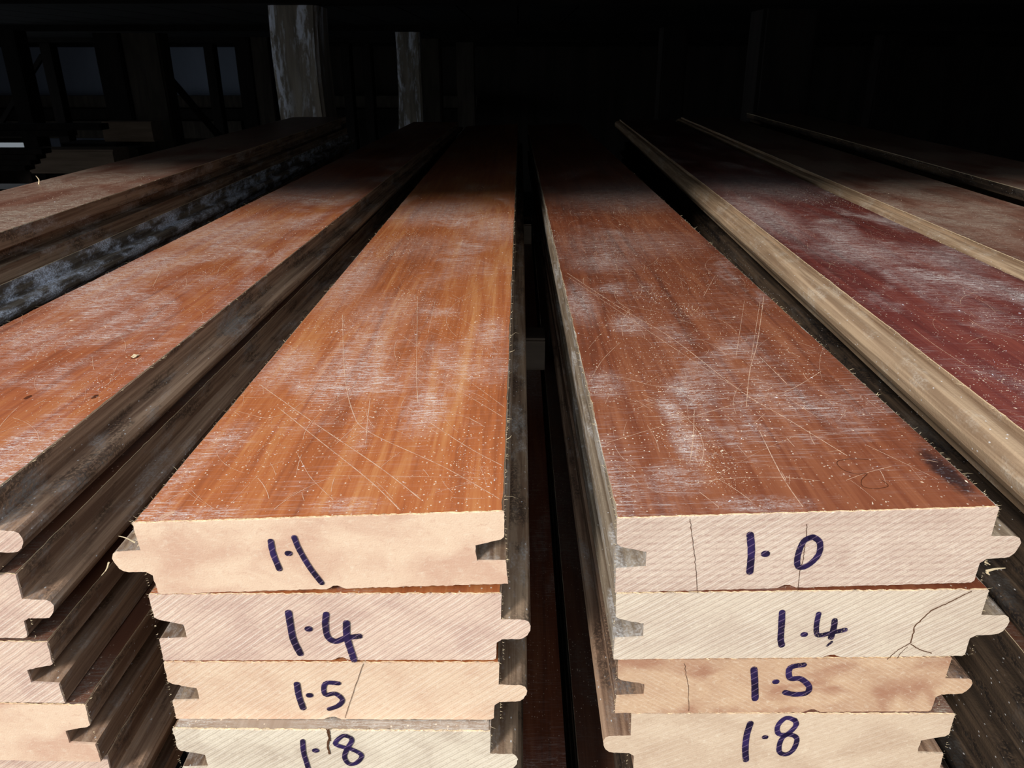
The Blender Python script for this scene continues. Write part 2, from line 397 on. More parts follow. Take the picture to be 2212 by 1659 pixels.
    def scratches(s, lines, n, seed, ymax=.75):
        bm = bmesh.new(); up = Vector((0, 0, 1)); rnd = random.Random(seed)
        def inside(p): return .001 < p.x < s.W-.001 and .002 < p.y < 1.4
        for st, wd in lines:
            pts = [p for p in smooth_line([s.T(*q) for q in st], 8) if inside(p)]
            if len(pts) > 1: ribbon(bm, pts, [wd*1.25*(1+.4*noise.noise(p*400)) for p in pts], up, .00012, caps=0)
        for i in range(n):
            p = Vector((rnd.uniform(.004, s.W-.004), rnd.uniform(.004, ymax)**1.0, .00035)); a = rnd.gauss(math.radians(115), .7); L = rnd.expovariate(1/.016)+.004
            cur = rnd.uniform(-25, 25); pts = []
            for k in range(9):
                pts.append(p.copy()); p += Vector((math.cos(a), math.sin(a), 0))*L/8; a += cur*L/8
            pts = [q for q in pts if inside(q)]
            if len(pts) > 1: ribbon(bm, pts, rnd.choice((.00012, .00016, .00024)), up, .00010+.00001*(i % 5), caps=0)
        s.part('scratch_marks', bm, M['scratch'], 'pale scratches on the lacquer', 'stuff')
    def fringe(s, n_front, n_side, seed):
        """torn wood fibres along the sawn end and the long arrises"""
        bm = bmesh.new(); rnd = random.Random(seed)
        def sliver(p, d, L, w):
            n = d.cross(Vector((rnd.random(), rnd.random(), rnd.random()))).normalized()*w
            q = p+d*L*.55+Vector((0, 0, rnd.uniform(-.15, .25)*L)); e = p+d*L+Vector((rnd.uniform(-.3, .3)*L, 0, rnd.uniform(-.3, .3)*L))
            m = d.cross(n).normalized()*w*.6
            a = [bm.verts.new(p+n), bm.verts.new(p-n), bm.verts.new(p+m)]; b = [bm.verts.new(q+n*.7), bm.verts.new(q-n*.7), bm.verts.new(q+m*.7)]; t_ = bm.verts.new(e)
            for i in range(3):
                j = (i+1) % 3; bm.faces.new((a[i], a[j], b[j], b[i])); bm.faces.new((b[i], b[j], t_))
        for i in range(n_front):
            x = rnd.uniform(0, s.W); sliver(Vector((x, .0004, .0002 if rnd.random() < .7 else -s.t)), Vector((rnd.uniform(-.5, .5), -.4, rnd.uniform(.0, .9))).normalized(), rnd.uniform(.0003, .0009), .00009)
        for side in (0, 1):
            x = s.W*side
            for i in range(n_front//7):
                sliver(Vector((x, .0005, -s.t*rnd.random())), Vector((1 if side else -1, -.5, rnd.uniform(-.4, .4))).normalized(), rnd.uniform(.0003, .0012), .00010)
            for i in range(n_side):
                y = rnd.uniform(0, 1)**1.6*.9
                sliver(Vector((x, y, .0001)), Vector(((1 if side else -1), rnd.uniform(-1, 1), rnd.uniform(-.1, .5))).normalized(), rnd.expovariate(1/.0008)+.0004, .00010)
        s.part('torn_fibres', bm, M['fibre'], 'pale torn wood fibres', 'stuff')
    def sawdust(s, n, seed, label, ymax=1.0, clusters=(), white=.12):
        bm = bmesh.new(); rnd = random.Random(seed)
        cs = [(rnd.uniform(0, s.W), rnd.uniform(0, ymax), rnd.uniform(.008, .03)) for _ in range(14)]+list(clusters)
        for i in range(n):
            if rnd.random() < .62:
                c = rnd.choice(cs); x, y = rnd.gauss(c[0], c[2]*.7), rnd.gauss(c[1], c[2]*1.2)
            else: x, y = rnd.uniform(0, s.W), rnd.uniform(0, ymax)
            if not (.001 < x < s.W-.001 and .002 < y < LEN-.1): continue
            r = rnd.expovariate(1/.00006)+.00006; r = min(r, .0006); L = r*rnd.uniform(1, 2.8); a = rnd.uniform(0, math.pi); h = r*.5
            ca, sa = math.cos(a), math.sin(a)
            pts = [(L*ca, L*sa), (-r*sa*.6, r*ca*.6), (-L*ca, -L*sa), (r*sa*.6, -r*ca*.6)]
            vs = [bm.verts.new((x+px, y+py, .0004)) for px, py in pts]; tp = bm.verts.new((x, y, .0004+h))
            mi = 1 if rnd.random() < white else 0
            for k in range(4): bm.faces.new((vs[k], vs[(k+1) % 4], tp)).material_index = mi
        o = link('sawdust', bm, [M['flake'], M['crumb']]); o.matrix_world = s.M
        tag(o, label, 'sawdust', None, 'stuff')

# lacquer, end grain and edge materials
TOP_L = lacquer('orange brown lacquer', srgb(138, 71, 39), srgb(175, 98, 53), srgb(200, 133, 80), .60, 1.7, patches=[(.093, .09, .012, .03, .9), (.010, .065, .012, .02, .55), (.012, .15, .016, .035, .7), (.012, .33, .02, .09, .8), (.05, .24, .03, .05, .45), (.05, .60, .06, .08, .95), (.11, .5, .03, .08, .8), (.119, .19, .012, .03, .7), (.02, .004, .022, .006, .8), (.073, .007, .015, .006, .5), (.09, .13, .02, .03, .4), (.05, .43, .05, .05, .4)])
TOP_R = lacquer('red brown lacquer', srgb(90, 45, 29), srgb(124, 65, 40), srgb(150, 89, 58), .48, 4.1, patches=[(.035, .088, .006, .016, 1), (.036, .055, .007, .022, .95), (.024, .025, .014, .014, .6), (.034, .21, .012, .02, .8), (.06, .43, .07, .06, .4), (.008, .26, .012, .05, .7), (.09, .7, .09, .12, .9), (.035, .37, .03, .04, .6), (.055, .19, .012, .02, .35), (.008, .12, .012, .02, .6), (.095, .10, .010, .012, .6), (.05, .006, .02, .006, .5)], stain=(.1265, .026, .006, .024, 0))
TOP_A = lacquer('reddish orange lacquer', srgb(126, 62, 36), srgb(164, 88, 50), srgb(190, 120, 70), .85, 6.3, patches=[(.01, .27, .03, .05, .9), (.02, .33, .03, .06, .9), (.03, .17, .02, .03, .7), (.03, .45, .06, .08, .8), (.04, .7, .08, .12, .9)])
TOP_D = lacquer('dark mahogany lacquer', srgb(76, 30, 26), srgb(106, 44, 37), srgb(130, 62, 48), .75, 8.8, patches=[(.02, .55, .03, .15, .9), (.05, .38, .04, .05, .8), (.06, .72, .08, .12, .9), (.10, .36, .03, .05, .6)])
TOP_P = lacquer('dust covered lacquer', srgb(92, 56, 44), srgb(122, 78, 62), srgb(142, 98, 80), 1.3, 3.3, dcol=srgb(176, 162, 144))
P0, PD = srgb(232, 200, 164), srgb(196, 150, 118)
G0, GDk = srgb(222, 204, 178), srgb(186, 156, 130)
EN = {
 'l11': endgrain('end grain warm', srgb(232, 200, 170), srgb(198, 150, 126), -.2, 1.1, None, .0, .6),
 'l14': endgrain('end grain pink', srgb(220, 190, 168), srgb(184, 148, 134), -.92, 2.2, None, 1., .55),
 'l15': endgrain('end grain peach', srgb(226, 196, 166), srgb(196, 150, 122), -.92, 3.3, None, .55, .4),
 'l18': endgrain('end grain cream', srgb(224, 208, 184), srgb(172, 150, 130), -.95, 4.4, None, .8, .55),
 'r10': endgrain('end grain pale rings', srgb(214, 190, 170), srgb(176, 142, 126), -1.0, 5.5, (.105, -.075, 110), .8, .35),
 'r14': endgrain('end grain grey cream', srgb(216, 197, 174), srgb(180, 152, 134), -1.0, 6.6, None, .9, .35),
 'r15': endgrain('end grain tan', srgb(210, 174, 140), srgb(170, 126, 100), 1.0, 7.7, None, .35, .5, 190, (3., .7, srgb(156, 100, 76))),
 'r18': endgrain('end grain buff', srgb(216, 190, 162), srgb(178, 144, 118), -1.1, 8.8, None, .3, .45),
}
SIDE = rawside('dusty brown edge', srgb(170, 138, 112), srgb(116, 88, 70), srgb(176, 170, 164), 1.2, .4, .6)
SIDE_SHADE = rawside('shade-darkened edge', srgb(92, 74, 58), srgb(54, 44, 36), srgb(112, 106, 100), 7.2, .3, .8)  # darker copy of SIDE, with the shade of the gaps put into its colour
SIDE_L1 = rawside('grey brown edge', srgb(158, 134, 110), srgb(108, 84, 66), srgb(182, 174, 166), 2.2, .6, .6)
SIDE_R1 = rawside('dusty pale edge', srgb(160, 142, 120), srgb(112, 94, 76), srgb(206, 200, 194), 3.2, .7, .25)
SIDE_R2 = rawside('clean tan edge', srgb(178, 150, 120), srgb(134, 108, 84), srgb(202, 190, 172), 4.2, .4, .12)
SIDE_L2 = rawside('blue grey mouldy edge', srgb(140, 126, 110), srgb(86, 76, 68), srgb(232, 238, 252), 5.2, 1., .25)
TOP_S = lacquer('grimy shade-darkened lacquer', srgb(74, 44, 32), srgb(98, 60, 44), srgb(120, 80, 58), 1.1, 5.2, dcol=srgb(128, 116, 106))  # grime, plus the shade between the stacks put into the same dark tone
TOP_G = lacquer('grey dust on lacquer', srgb(130, 106, 88), srgb(150, 130, 112), srgb(170, 152, 136), 1.5, 2.9, dcol=srgb(186, 178, 168))
GL, GR = 'boards of the left centre stack', 'boards of the right centre stack'
FY = .229
L11 = Board('floorboard', 'orange brown floorboard whose sawn end is marked 1·1 in purple', GL, -.1352, -.0046, -.1494, -.1438, FY, .0303, 'T', 'G', .0020, (TOP_L, EN['l11'], SIDE_L1), 11, .0004)
L14 = Board('floorboard', 'floorboard marked 1·4 lying directly under the one marked 1·1', GL, -.1352, -.0056, -.1801, -.1787, FY, .0305, 'G', 'T', .0030, (TOP_L, EN['l14'], SIDE_L1), 12)
L15 = Board('floorboard', 'floorboard marked 1·5 in the left centre stack, with a thin slanting crack', GL, -.1352, -.0066, -.2119, -.2109, FY, .0283, 'G', 'T', .0030, (TOP_L, EN['l15'], SIDE_L1), 13)
L18 = Board('floorboard', 'cream floorboard marked 1·8 jutting out under the left board marked 1·5', GL, -.1345, -.0100, -.2405, -.2403, FY-.0050, .0305, 'G', 'T', .0040, (TOP_G, EN['l18'], SIDE_L1), 14, .0005)
R10 = Board('floorboard', 'red brown floorboard whose sawn end is marked 1·0 in purple', GR, .0347, .1667, -.1466, -.1420, FY, .0314, 'G', 'T', -.0070, (TOP_R, EN['r10'], SIDE_R1), 21, .0003)
R14 = Board('floorboard', 'floorboard marked 1·4 with a long branching crack, under the one marked 1·0', GR, .0362, .1712, -.1787, -.1765, FY, .0303, 'G', 'T', -.0040, (TOP_R, EN['r14'], SIDE_R1), 22)
R15 = Board('floorboard', 'tan floorboard marked 1·5 with reddish stains, third down in the right centre stack', GR, .0385, .1650, -.2093, -.2083, FY, .0266, 'G', 'T', -.0080, (TOP_R, EN['r15'], SIDE), 23)
R18 = Board('floorboard', 'floorboard marked 1·8 with its tongue on the left, in the right centre stack', GR, .0452, .1722, -.2362, -.2360, FY, .0308, 'T', 'G', -.0030, (TOP_P, EN['r18'], SIDE), 24)
plainb = lambda lab, grp, *a, **k: Board('floorboard', lab, grp, *a, **k)
for i, (lab, z) in enumerate((('floorboard right under the cream one marked 1·8 in the left centre stack', -.2718), ('lowest floorboard of the left centre stack, lying on the bearers', -.3026))):
    plainb(lab, GL, -.134, -.0085+.001*i, z, z, FY, .0305, 'G', 'T', .004+.002*i, (TOP_P, EN['l14'], SIDE_L1), 15+i)
for i, (lab, z) in enumerate((('floorboard right under the one marked 1·8 in the right centre stack', -.2674), ('lowest floorboard of the right centre stack, lying on the bearers', -.2984))):
    plainb(lab, GR, .050, .176, z, z, FY, .0305, 'G', 'T', -.002, (TOP_P, EN['r14'], SIDE_SHADE), 25+i)
# stack cut by the left edge of the picture
GA = 'boards of the stack at the left edge'
A1 = Board('floorboard', 'orange brown floorboard with knots and a wood chip, top of its stack', GA, -.2985, -.1835, -.139, -.139, FY-.001, .0305, 'T', 'T', .0180, (TOP_A, EN['l14'], SIDE), 31)
an = [('second floorboard down in the stack left of the 1·1 board, tongue outward', -.3085, -.1805, -.1702, .0288, 'T', 0),
      ('third floorboard down in the stack left of the 1·1 board, groove outward', -.3045, -.1765, -.2012, .0296, 'G', 0),
      ('fourth floorboard down in the stack left of the 1·1 board, groove outward', -.2965, -.1688, -.2322, .0300, 'G', 0),
      ('fifth floorboard down in the stack left of the 1·1 board, cut off below', -.2960, -.1680, -.2628, .0300, 'T', .003),
      ('lowest floorboard of the stack left of the 1·1 board', -.2980, -.1700, -.2933, .0300, 'G', 0)]
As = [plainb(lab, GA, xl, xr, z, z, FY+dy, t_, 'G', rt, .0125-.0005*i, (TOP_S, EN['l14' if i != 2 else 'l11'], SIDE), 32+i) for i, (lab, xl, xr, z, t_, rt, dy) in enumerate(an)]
# farther left, one board higher
G2 = 'boards of the far left stack'
names = ['top', 'second', 'third', 'fourth', 'fifth', 'sixth', 'lowest']
for i in range(7):
    B = plainb(('dusty greyish floorboard, top of the far left stack' if i == 0 else '%s floorboard down in the far left stack, edge dusted blue grey' % names[i] if i < 6 else 'lowest floorboard of the far left stack'),
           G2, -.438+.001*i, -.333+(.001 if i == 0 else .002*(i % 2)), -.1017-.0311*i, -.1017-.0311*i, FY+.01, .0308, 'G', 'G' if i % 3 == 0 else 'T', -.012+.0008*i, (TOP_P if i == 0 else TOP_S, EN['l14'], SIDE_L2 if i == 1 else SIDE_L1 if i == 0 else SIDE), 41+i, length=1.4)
    if i == 0: L2 = B
# right of the centre
G3, G4, G5 = 'boards of the stack right of the 1·0 board', 'boards of the second stack right of the 1·0 board', 'boards of the far right stack'
ords = ['top', 'second', 'third', 'fourth', 'fifth', 'lowest']
for i in range(6):
    B = plainb('dark mahogany floorboard with a pale rounded tongue, top of its stack' if i == 0 else ('%s floorboard down in the stack right of the 1·0 board' % ords[i] if i < 5 else 'lowest floorboard in the stack right of the 1·0 board'),
           G3, .1905+(.015 if i else 0)+.002*(i % 3), .3165, -.130-.0311*i, -.130-.0311*i, FY-.04, .0308, 'N' if i == 0 else 'T' if i in (2, 5) else 'G', 'G', .0330-.001*i, (TOP_D if i == 0 else TOP_S, EN['r14'], SIDE_R2 if i == 0 else SIDE_SHADE), 51+i)
    if i == 0: R2 = B
for i in range(6):
    B = plainb('dust covered floorboard with a pale edge, right of the dark mahogany one' if i == 0 else ('%s floorboard down in the second stack right of the 1·0 board' % ords[i] if i < 5 else 'lowest floorboard in the second stack right of the 1·0 board'),
           G4, .3290-.001*(i % 2), .452, -.125-.0311*i, -.125-.0311*i, FY-.04, .0308, 'N' if i == 0 else 'T' if i == 3 else 'G', 'G', .040, (TOP_P if i == 0 else TOP_S, EN['r14'], SIDE_R2 if i == 0 else SIDE_SHADE), 61+i)
    if i == 0: R3 = B
for i in range(6):
    B = plainb('dim floorboard at the right edge, top of the far right stack' if i == 0 else ('%s floorboard down in the far right stack' % ords[i] if i < 5 else 'lowest floorboard in the far right stack'),
           G5, .482, .610, -.119-.0311*i, -.119-.0311*i, FY+.03, .0308, 'G', 'T', .055, (TOP_P, EN['r14'], SIDE_SHADE), 71+i, fine=False)

# numbers in marker, traced as pen strokes
o1, k1 = (500, 1120), 360/1108
L11.ink([([(262, 148), (278, 230), (318, 330)], .0022), ([(380, 228)], .0022), ([(418, 122), (450, 200), (520, 320), (600, 425)], .0020)], o1, k1, 'purple handwritten 1·1')
L14.ink([([(380, 622), (392, 700), (412, 800), (458, 895)], .0026), ([(513, 730)], .0024), ([(630, 632), (625, 700), (640, 780), (690, 812), (760, 790), (850, 778)], .0024), ([(765, 690), (768, 780), (790, 860), (815, 935)], .0026)], o1, k1, 'purple handwritten 1·4')
L15.ink([([(436, 1098), (450, 1180), (476, 1255)], .0025), ([(520, 1171)], .0023), ([(712, 1092), (625, 1092), (622, 1165), (690, 1160), (738, 1200), (710, 1240), (650, 1262)], .0020)], o1, k1, 'purple handwritten 1·5')
L18.ink([([(474, 1475), (480, 1550), (500, 1620), (518, 1680)], .0020), ([(560, 1538)], .0022), ([(790, 1450), (740, 1440), (690, 1490), (740, 1515), (800, 1530), (866, 1570), (830, 1620), (780, 1625), (752, 1580), (770, 1525), (800, 1475), (790, 1450)], .0019)], o1, k1, 'purple handwritten 1·8')
o2, k2 = (1550, 1130), 360/1129
R10.ink([([(218, 75), (226, 160), (224, 240), (216, 325)], .0026), ([(322, 204)], .0026), ([(640, 90), (580, 120), (540, 220), (545, 292), (610, 280), (680, 210), (690, 130), (650, 92), (630, 92)], .0022)], o2, k2, 'purple handwritten 1·0')
R14.ink([([(435, 600), (430, 700), (425, 780), (432, 822)], .0024), ([(584, 750)], .0023), ([(682, 610), (668, 680), (668, 740), (690, 756), (780, 736), (862, 718)], .0020), ([(790, 655), (785, 700), (765, 770)], .0023), ([(770, 800), (740, 824)], .0010)], o2, k2, 'purple handwritten 1·4')
R15.ink([([(244, 985), (250, 1080), (252, 1185)], .0027), ([(392, 1070)], .0022), ([(582, 955), (490, 975), (488, 1045), (560, 1050), (616, 1100), (600, 1145), (520, 1155), (455, 1142)], .0024)], o2, k2, 'purple handwritten 1·5')
R18.ink([([(220, 1352), (196, 1430), (186, 1520), (190, 1600)], .0026), ([(320, 1446)], .0021), ([(520, 1330), (460, 1315), (405, 1370), (415, 1425), (500, 1430), (535, 1460), (510, 1530), (460, 1562), (415, 1540), (430, 1460), (500, 1400), (530, 1360), (520, 1330)], .0021)], o2, k2, 'purple handwritten 1·8')
# cracks in the sawn ends
R10.cracks([([(602, 0), (598, 90), (585, 180), (575, 260), (556, 320), (540, 455)], .00022)], o2, k2)
R10.cracks([([(1490, 1120), (1496, 1170), (1502, 1220), (1506, 1280)], .00018)])
R14.cracks([([(2098, 1276), (2060, 1295), (2010, 1318), (1976, 1350), (1966, 1388)], .00042), ([(1966, 1388), (1940, 1402), (1915, 1424)], .00032), ([(1966, 1390), (1985, 1402), (2012, 1410)], .00035), ([(1960, 1396), (1944, 1410), (1936, 1422)], .0002)])
L15.cracks([([(785, 1432), (768, 1480), (750, 1535), (745, 1550)], .00018)])
L18.cracks([([(710, 1574), (712, 1592), (708, 1610), (712, 1628)], .0008), ([(706, 1574), (714, 1600)], .0006)])
R15.cracks([([(1478, 1432), (1486, 1480), (1488, 1535)], .00014)])

# scratches seen on the two centre boards
L11.scratches([([(740, 680), (744, 800), (762, 890), (800, 935), (960, 1010), (1090, 1085)], .00034), ([(902, 640), (900, 800), (903, 870)], .00030), ([(560, 830), (680, 915), (820, 1010), (910, 1080)], .00034),
  ([(600, 880), (700, 960), (800, 1040), (870, 1108)], .00034), ([(880, 880), (1000, 960), (1092, 1010)], .0003), ([(720, 730), (880, 790), (1000, 850), (1092, 905)], .00022), ([(790, 960), (795, 900), (800, 860)], .0003),
  ([(640, 975), (670, 1030), (720, 1080)], .0002), ([(550, 905), (640, 880), (760, 760)], .00018), ([(690, 1028), (900, 1030), (1088, 1034)], .0002), ([(940, 650), (925, 720)], .0002), ([(700, 830), (840, 850), (1000, 900)], .00018), ([(860, 720), (980, 800), (1090, 880)], .0002),
  ([(320, 1134), (345, 1120), (375, 1105)], .0016), ([(725, 960), (790, 900)], .0002), ([(620, 640), (760, 660)], .00018), ([(560, 700), (640, 760), (760, 850)], .00016)], 420, 5)
R10.scratches([([(1225, 590), (1340, 665), (1450, 730), (1600, 845), (1700, 905), (1830, 985)], .00032), ([(1230, 600), (1400, 715), (1560, 820), (1620, 850)], .00022), ([(1650, 640), (1636, 740), (1620, 800), (1612, 880)], .00030), ([(1608, 650), (1590, 770)], .00016), ([(1642, 650), (1622, 780)], .0002),
  ([(1300, 960), (1450, 915), (1600, 870), (1700, 845), (1770, 805)], .00026), ([(1640, 930), (1690, 1030), (1745, 1110)], .00028), ([(1280, 810), (1340, 815), (1420, 835), (1490, 837)], .00030), ([(1215, 490), (1400, 505), (1510, 505)], .00022), ([(1420, 710), (1500, 692), (1580, 704)], .00016), ([(1500, 885), (1497, 950), (1490, 1000)], .00026),
  ([(1640, 770), (1700, 830)], .0003), ([(1300, 970), (1320, 958)], .0002), ([(1545, 595), (1520, 640)], .0002), ([(1260, 850), (1300, 780), (1340, 740)], .00016)], 380, 6)
A1.scratches([([(180, 745), (260, 725), (400, 695)], .0004), ([(0, 760), (200, 740), (380, 715)], .00022), ([(330, 620), (350, 580)], .0003)], 320, 7)
R2.scratches([], 160, 8); R3.scratches([], 80, 9)
bm = bmesh.new(); q = [(875, 1278), (800, 1276), (752, 1288), (775, 1318), (830, 1336), (872, 1334), (850, 1360), (856, 1386), (905, 1394), (956, 1384), (930, 1360)]
ribbon(bm, smooth_line([R10.T(1400+x*.5424, 300+y*.5424) for x, y in q], 5), .00022, Vector((0, 0, 1)), .0002, caps=0)
R10.part('pencil_mark', bm, M['pencil'], 'dark curly pencil mark near the front right corner')
def blob(bd, u, v, r, name, mat, label, h=.0003, el=2.):
    bm = bmesh.new(); p = bd.T(u, v)
    bmesh.ops.create_icosphere(bm, subdivisions=2, radius=1)
    for w_ in bm.verts:
        n_ = 1+.35*noise.noise(w_.co*2+Vector((u, v, 0)))
        w_.co = Vector((w_.co.x*r*n_, w_.co.y*r*el*n_, w_.co.z*h))+p
    bd.part(name, bm, mat, label)
blob(A1, 205, 857, .0012, 'knot', M['knot'], 'small dark knot', .00016); blob(A1, 60, 858, .0012, 'knot', M['knot'], 'small dark knot', .00016)
blob(A1, 292, 771, .0017, 'knot', M['knot'], 'dark rimmed knot', .00016, 1.6)
bm = bmesh.new(); p = A1.T(292, 771)
bmesh.ops.create_cube(bm, size=1)
bmesh.ops.subdivide_edges(bm, edges=bm.edges, cuts=3, use_grid_fill=True)
for v in bm.verts: v.co = Vector((v.co.x*.0026, v.co.y*.0030, v.co.z*.0006))*(1+.5*noise.noise(v.co*3)) + p+Vector((0, 0, .0005))
tag(link('wood_chip', bm, M['fibre']), 'tiny pale wood chip on the board left of the 1·1 board', 'chip').matrix_world = A1.M

for bd, a, b, sd_ in ((L11, 300, 130, 1), (L14, 200, 20, 2), (L15, 200, 10, 3), (L18, 200, 10, 4), (R10, 260, 150, 5), (R14, 200, 20, 6), (R15, 200, 10, 7), (R18, 200, 10, 8), (A1, 120, 110, 9), (As[0], 200, 20, 10), (As[1], 200, 20, 11), (As[2], 200, 20, 12), (R2, 40, 150, 13), (L2, 40, 60, 14)):
    bd.fringe(a, b, sd_)
def splinter(bd, pts, r, name='splinter', label=None):
    bm = bmesh.new(); rings = []
    pts = smooth_line(pts, 4)
    for i, p in enumerate(pts):
        d = (pts[min(i+1, len(pts)-1)]-pts[max(i-1, 0)]).normalized(); a = d.orthogonal().normalized(); b = d.cross(a)
        k = r*(1-.75*i/(len(pts)-1)); rings.append([bm.verts.new(p+(a*math.cos(q)+b*math.sin(q))*k) for q in (0, 1.57, 3.14, 4.71)])
    for A_, B_ in zip(rings[:-1], rings[1:]):
        for i in range(4): bm.faces.new((A_[i], A_[(i+1) % 4], B_[(i+1) % 4], B_[i]))
    bm.faces.new(rings[0]); bm.faces.new(rings[-1][::-1])
    bd.part(name, bm, M['fibre'], label or 'pale splinter sticking out')
splinter(L11, [L11.E(235, 1215), L11.E(230, 1230), L11.E(219, 1243)], .0004)
splinter(L11, [L11.E(292, 1172), L11.E(272, 1162), L11.E(256, 1158)], .0003)
splinter(R10, [R10.E(2130, 1234), R10.E(2150, 1229), R10.E(2172, 1227)], .0005)
splinter(R10, [R10.E(2132, 1236), R10.E(2138, 1242)], .0006)
splinter(R10, [R10.E(2128, 1214), R10.E(2139, 1220)], .0004)
splinter(L2, [L2.T(84, 398), L2.T(84, 398)+Vector((.001, 0, .004)), L2.T(84, 398)+Vector((-.001, 0, .0075))], .0008)
L11.sawdust(9500, 1, 'fine pale sawdust strewn over the orange board marked 1·1', .95, [(.105, .12, .03), (.11, .2, .03), (.03, .05, .015), (.07, .07, .012), (.05, .4, .04), (.1, .55, .04)])
R10.sawdust(9500, 2, 'fine pale sawdust strewn over the red brown board marked 1·0', 1.0, [(.04, .045, .010), (.035, .07, .012), (.045, .03, .008), (.012, .14, .02), (.10, .1, .02), (.03, .22, .02)])
A1.sawdust(8000, 3, 'white specked sawdust on the board left of the 1·1 board', 1.0, [(.04, .35, .04), (.09, .3, .03)], .35)
R2.sawdust(4500, 4, 'sparse sawdust on the dark mahogany board right of the black gap', 1.2, (), .35)
R3.sawdust(3000, 5, 'sawdust on the dust covered board near the right edge', 1.3)
L2.sawdust(2500, 6, 'sawdust on the dusty top board of the far left stack', 1.2)

# ------------------------------------------------------------------ bearers, packing strips, lower boards, rack
def wz(z): return CZ+z
timber('timber_bearer', (-.56, .95, wz(-.3785)), (.036, 1.0, wz(-.3334)), M['tan'], 'pale cross bearer whose end shows deep in the gap between the centre stacks', 'bearer', rough=.0006)
timber('timber_bearer', (-.56, 1.72, wz(-.3785)), (.030, 1.77, wz(-.3334)), M['tan'], 'cross bearer under the back of the left stacks', 'bearer', rough=.0006)
timber('timber_bearer', (.044, .98, wz(-.3745)), (.72, 1.03, wz(-.3292)), M['darktimber'], 'dark cross bearer under the middle of the right stacks', 'bearer', rough=.0006)
timber('timber_bearer', (.044, 1.72, wz(-.3745)), (.72, 1.77, wz(-.3292)), M['darktimber'], 'dark cross bearer under the back of the right stacks', 'bearer', rough=.0006)
def strip(x0, x1, y, zlo, zhi, label): timber('packing_strip', (x0, y, wz(zlo)), (x1, y+.03, wz(zhi)), M['timber'], label, 'packing strip', 'packing strips under the outer stacks', rough=.0002, n=2)
for y, wd in ((.96, 'middle'), (1.73, 'back')):
    strip(-.30, -.14, y, -.3330, -.3238, 'thin packing strip under the %s of the stack left of the 1·1 board' % wd)
    if wd == 'middle': strip(-.46, -.315, y, -.3330, -.3196, 'thin packing strip under the %s of the far left stack' % wd)
for y, wd in ((.99, 'middle'), (1.73, 'back')):
    strip(.205, .375, y, -.3288, -.3166, 'thin packing strip under the %s of the stack right of the 1·0 board' % wd)
    strip(.38, .51, y, -.3288, -.3117, 'thin packing strip under the %s of the second stack right of the 1·0 board' % wd)
    strip(.53, .71, y, -.3288, -.3057, 'thin packing strip under the %s of the far right stack' % wd)
for i in range(3):
    plainb('%s board of the lower pack under the left centre stack' % ('reddish top', 'middle', 'bottom')[i], 'boards of the lower packs', -.100, .029, -.3787-.031*i, -.3787-.031*i, FY+.01, .0308, 'G', 'G', .002, (TOP_R, EN['l14'], SIDE), 81+i, fine=False)
    plainb('%s board of the lower pack under the right centre stack' % ('reddish top', 'middle', 'bottom')[i], 'boards of the lower packs', .036, .164, -.3747-.031*i, -.3747-.031*i, FY+.01, .0308, 'G', 'T', 0, (TOP_S, EN['r14'], SIDE_SHADE), 91+i, fine=False)
ZR = -.4719
for x, zt, wd in ((-.42, -.3786, 'left'), (.52, -.3746, 'right')):
    timber('timber_rail', (x, .85, wz(ZR)), (x+.09, 1.9, wz(zt)), M['darktimber'], 'dark lengthwise rail carrying the outer bearers on the %s' % wd, 'rail', rough=.0004)
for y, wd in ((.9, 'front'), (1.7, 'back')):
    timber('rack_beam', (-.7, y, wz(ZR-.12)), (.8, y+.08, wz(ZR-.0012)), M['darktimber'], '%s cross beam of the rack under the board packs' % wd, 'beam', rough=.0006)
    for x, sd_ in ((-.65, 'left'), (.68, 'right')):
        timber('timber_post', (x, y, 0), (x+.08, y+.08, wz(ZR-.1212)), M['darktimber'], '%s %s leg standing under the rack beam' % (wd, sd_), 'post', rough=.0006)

# ------------------------------------------------------------------ the shed: floor, deck overhead, walls
def struct(name, boxes, mat):
    bm = bmesh.new()
    for lo, hi in boxes: box_bm(bm, lo, hi)
    bmesh.ops.recalc_face_normals(bm, faces=bm.faces)
    o = link(name, bm, mat); o['kind'] = 'structure'; return o
CEIL = CZ+.14; YC = .44
YB = 8.2
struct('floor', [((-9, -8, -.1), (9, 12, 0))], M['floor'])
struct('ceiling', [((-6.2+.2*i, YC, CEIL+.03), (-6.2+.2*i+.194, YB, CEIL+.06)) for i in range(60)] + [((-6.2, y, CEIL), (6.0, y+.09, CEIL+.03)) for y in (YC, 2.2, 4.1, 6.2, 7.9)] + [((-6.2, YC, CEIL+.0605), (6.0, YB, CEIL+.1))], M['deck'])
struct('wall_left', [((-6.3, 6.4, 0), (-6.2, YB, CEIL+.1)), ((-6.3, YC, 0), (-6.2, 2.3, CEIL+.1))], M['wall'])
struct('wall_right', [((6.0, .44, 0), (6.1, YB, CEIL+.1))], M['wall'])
# back wall with two daylight slots near its left end
def zv(v): return at(1106, v, YB).z
def xu(u): return at(u, 200, YB).x
s1, s2 = (zv(321), zv(309)), (zv(410), zv(398))
struct('wall_back', [((-6.2, YB, s1[1]), (6.0, YB+.04, CEIL+.1)), ((-6.2, YB, s2[1]), (6.0, YB+.04, s1[0])), ((-6.2, YB, 0), (6.0, YB+.04, s2[0])),
                     ((xu(42), YB, s1[0]), (6.0, YB+.04, s1[1])), ((xu(28), YB, s2[0]), (6.0, YB+.04, s2[1]))], M['wall'])
struct('wall_panel', [((-6.19, YB-.02, zv(208)), (xu(640), YB-.001, CEIL-.001)), ((xu(88), YB-.02, zv(322)), (xu(245), YB-.001, zv(299)))], M['sheet'])

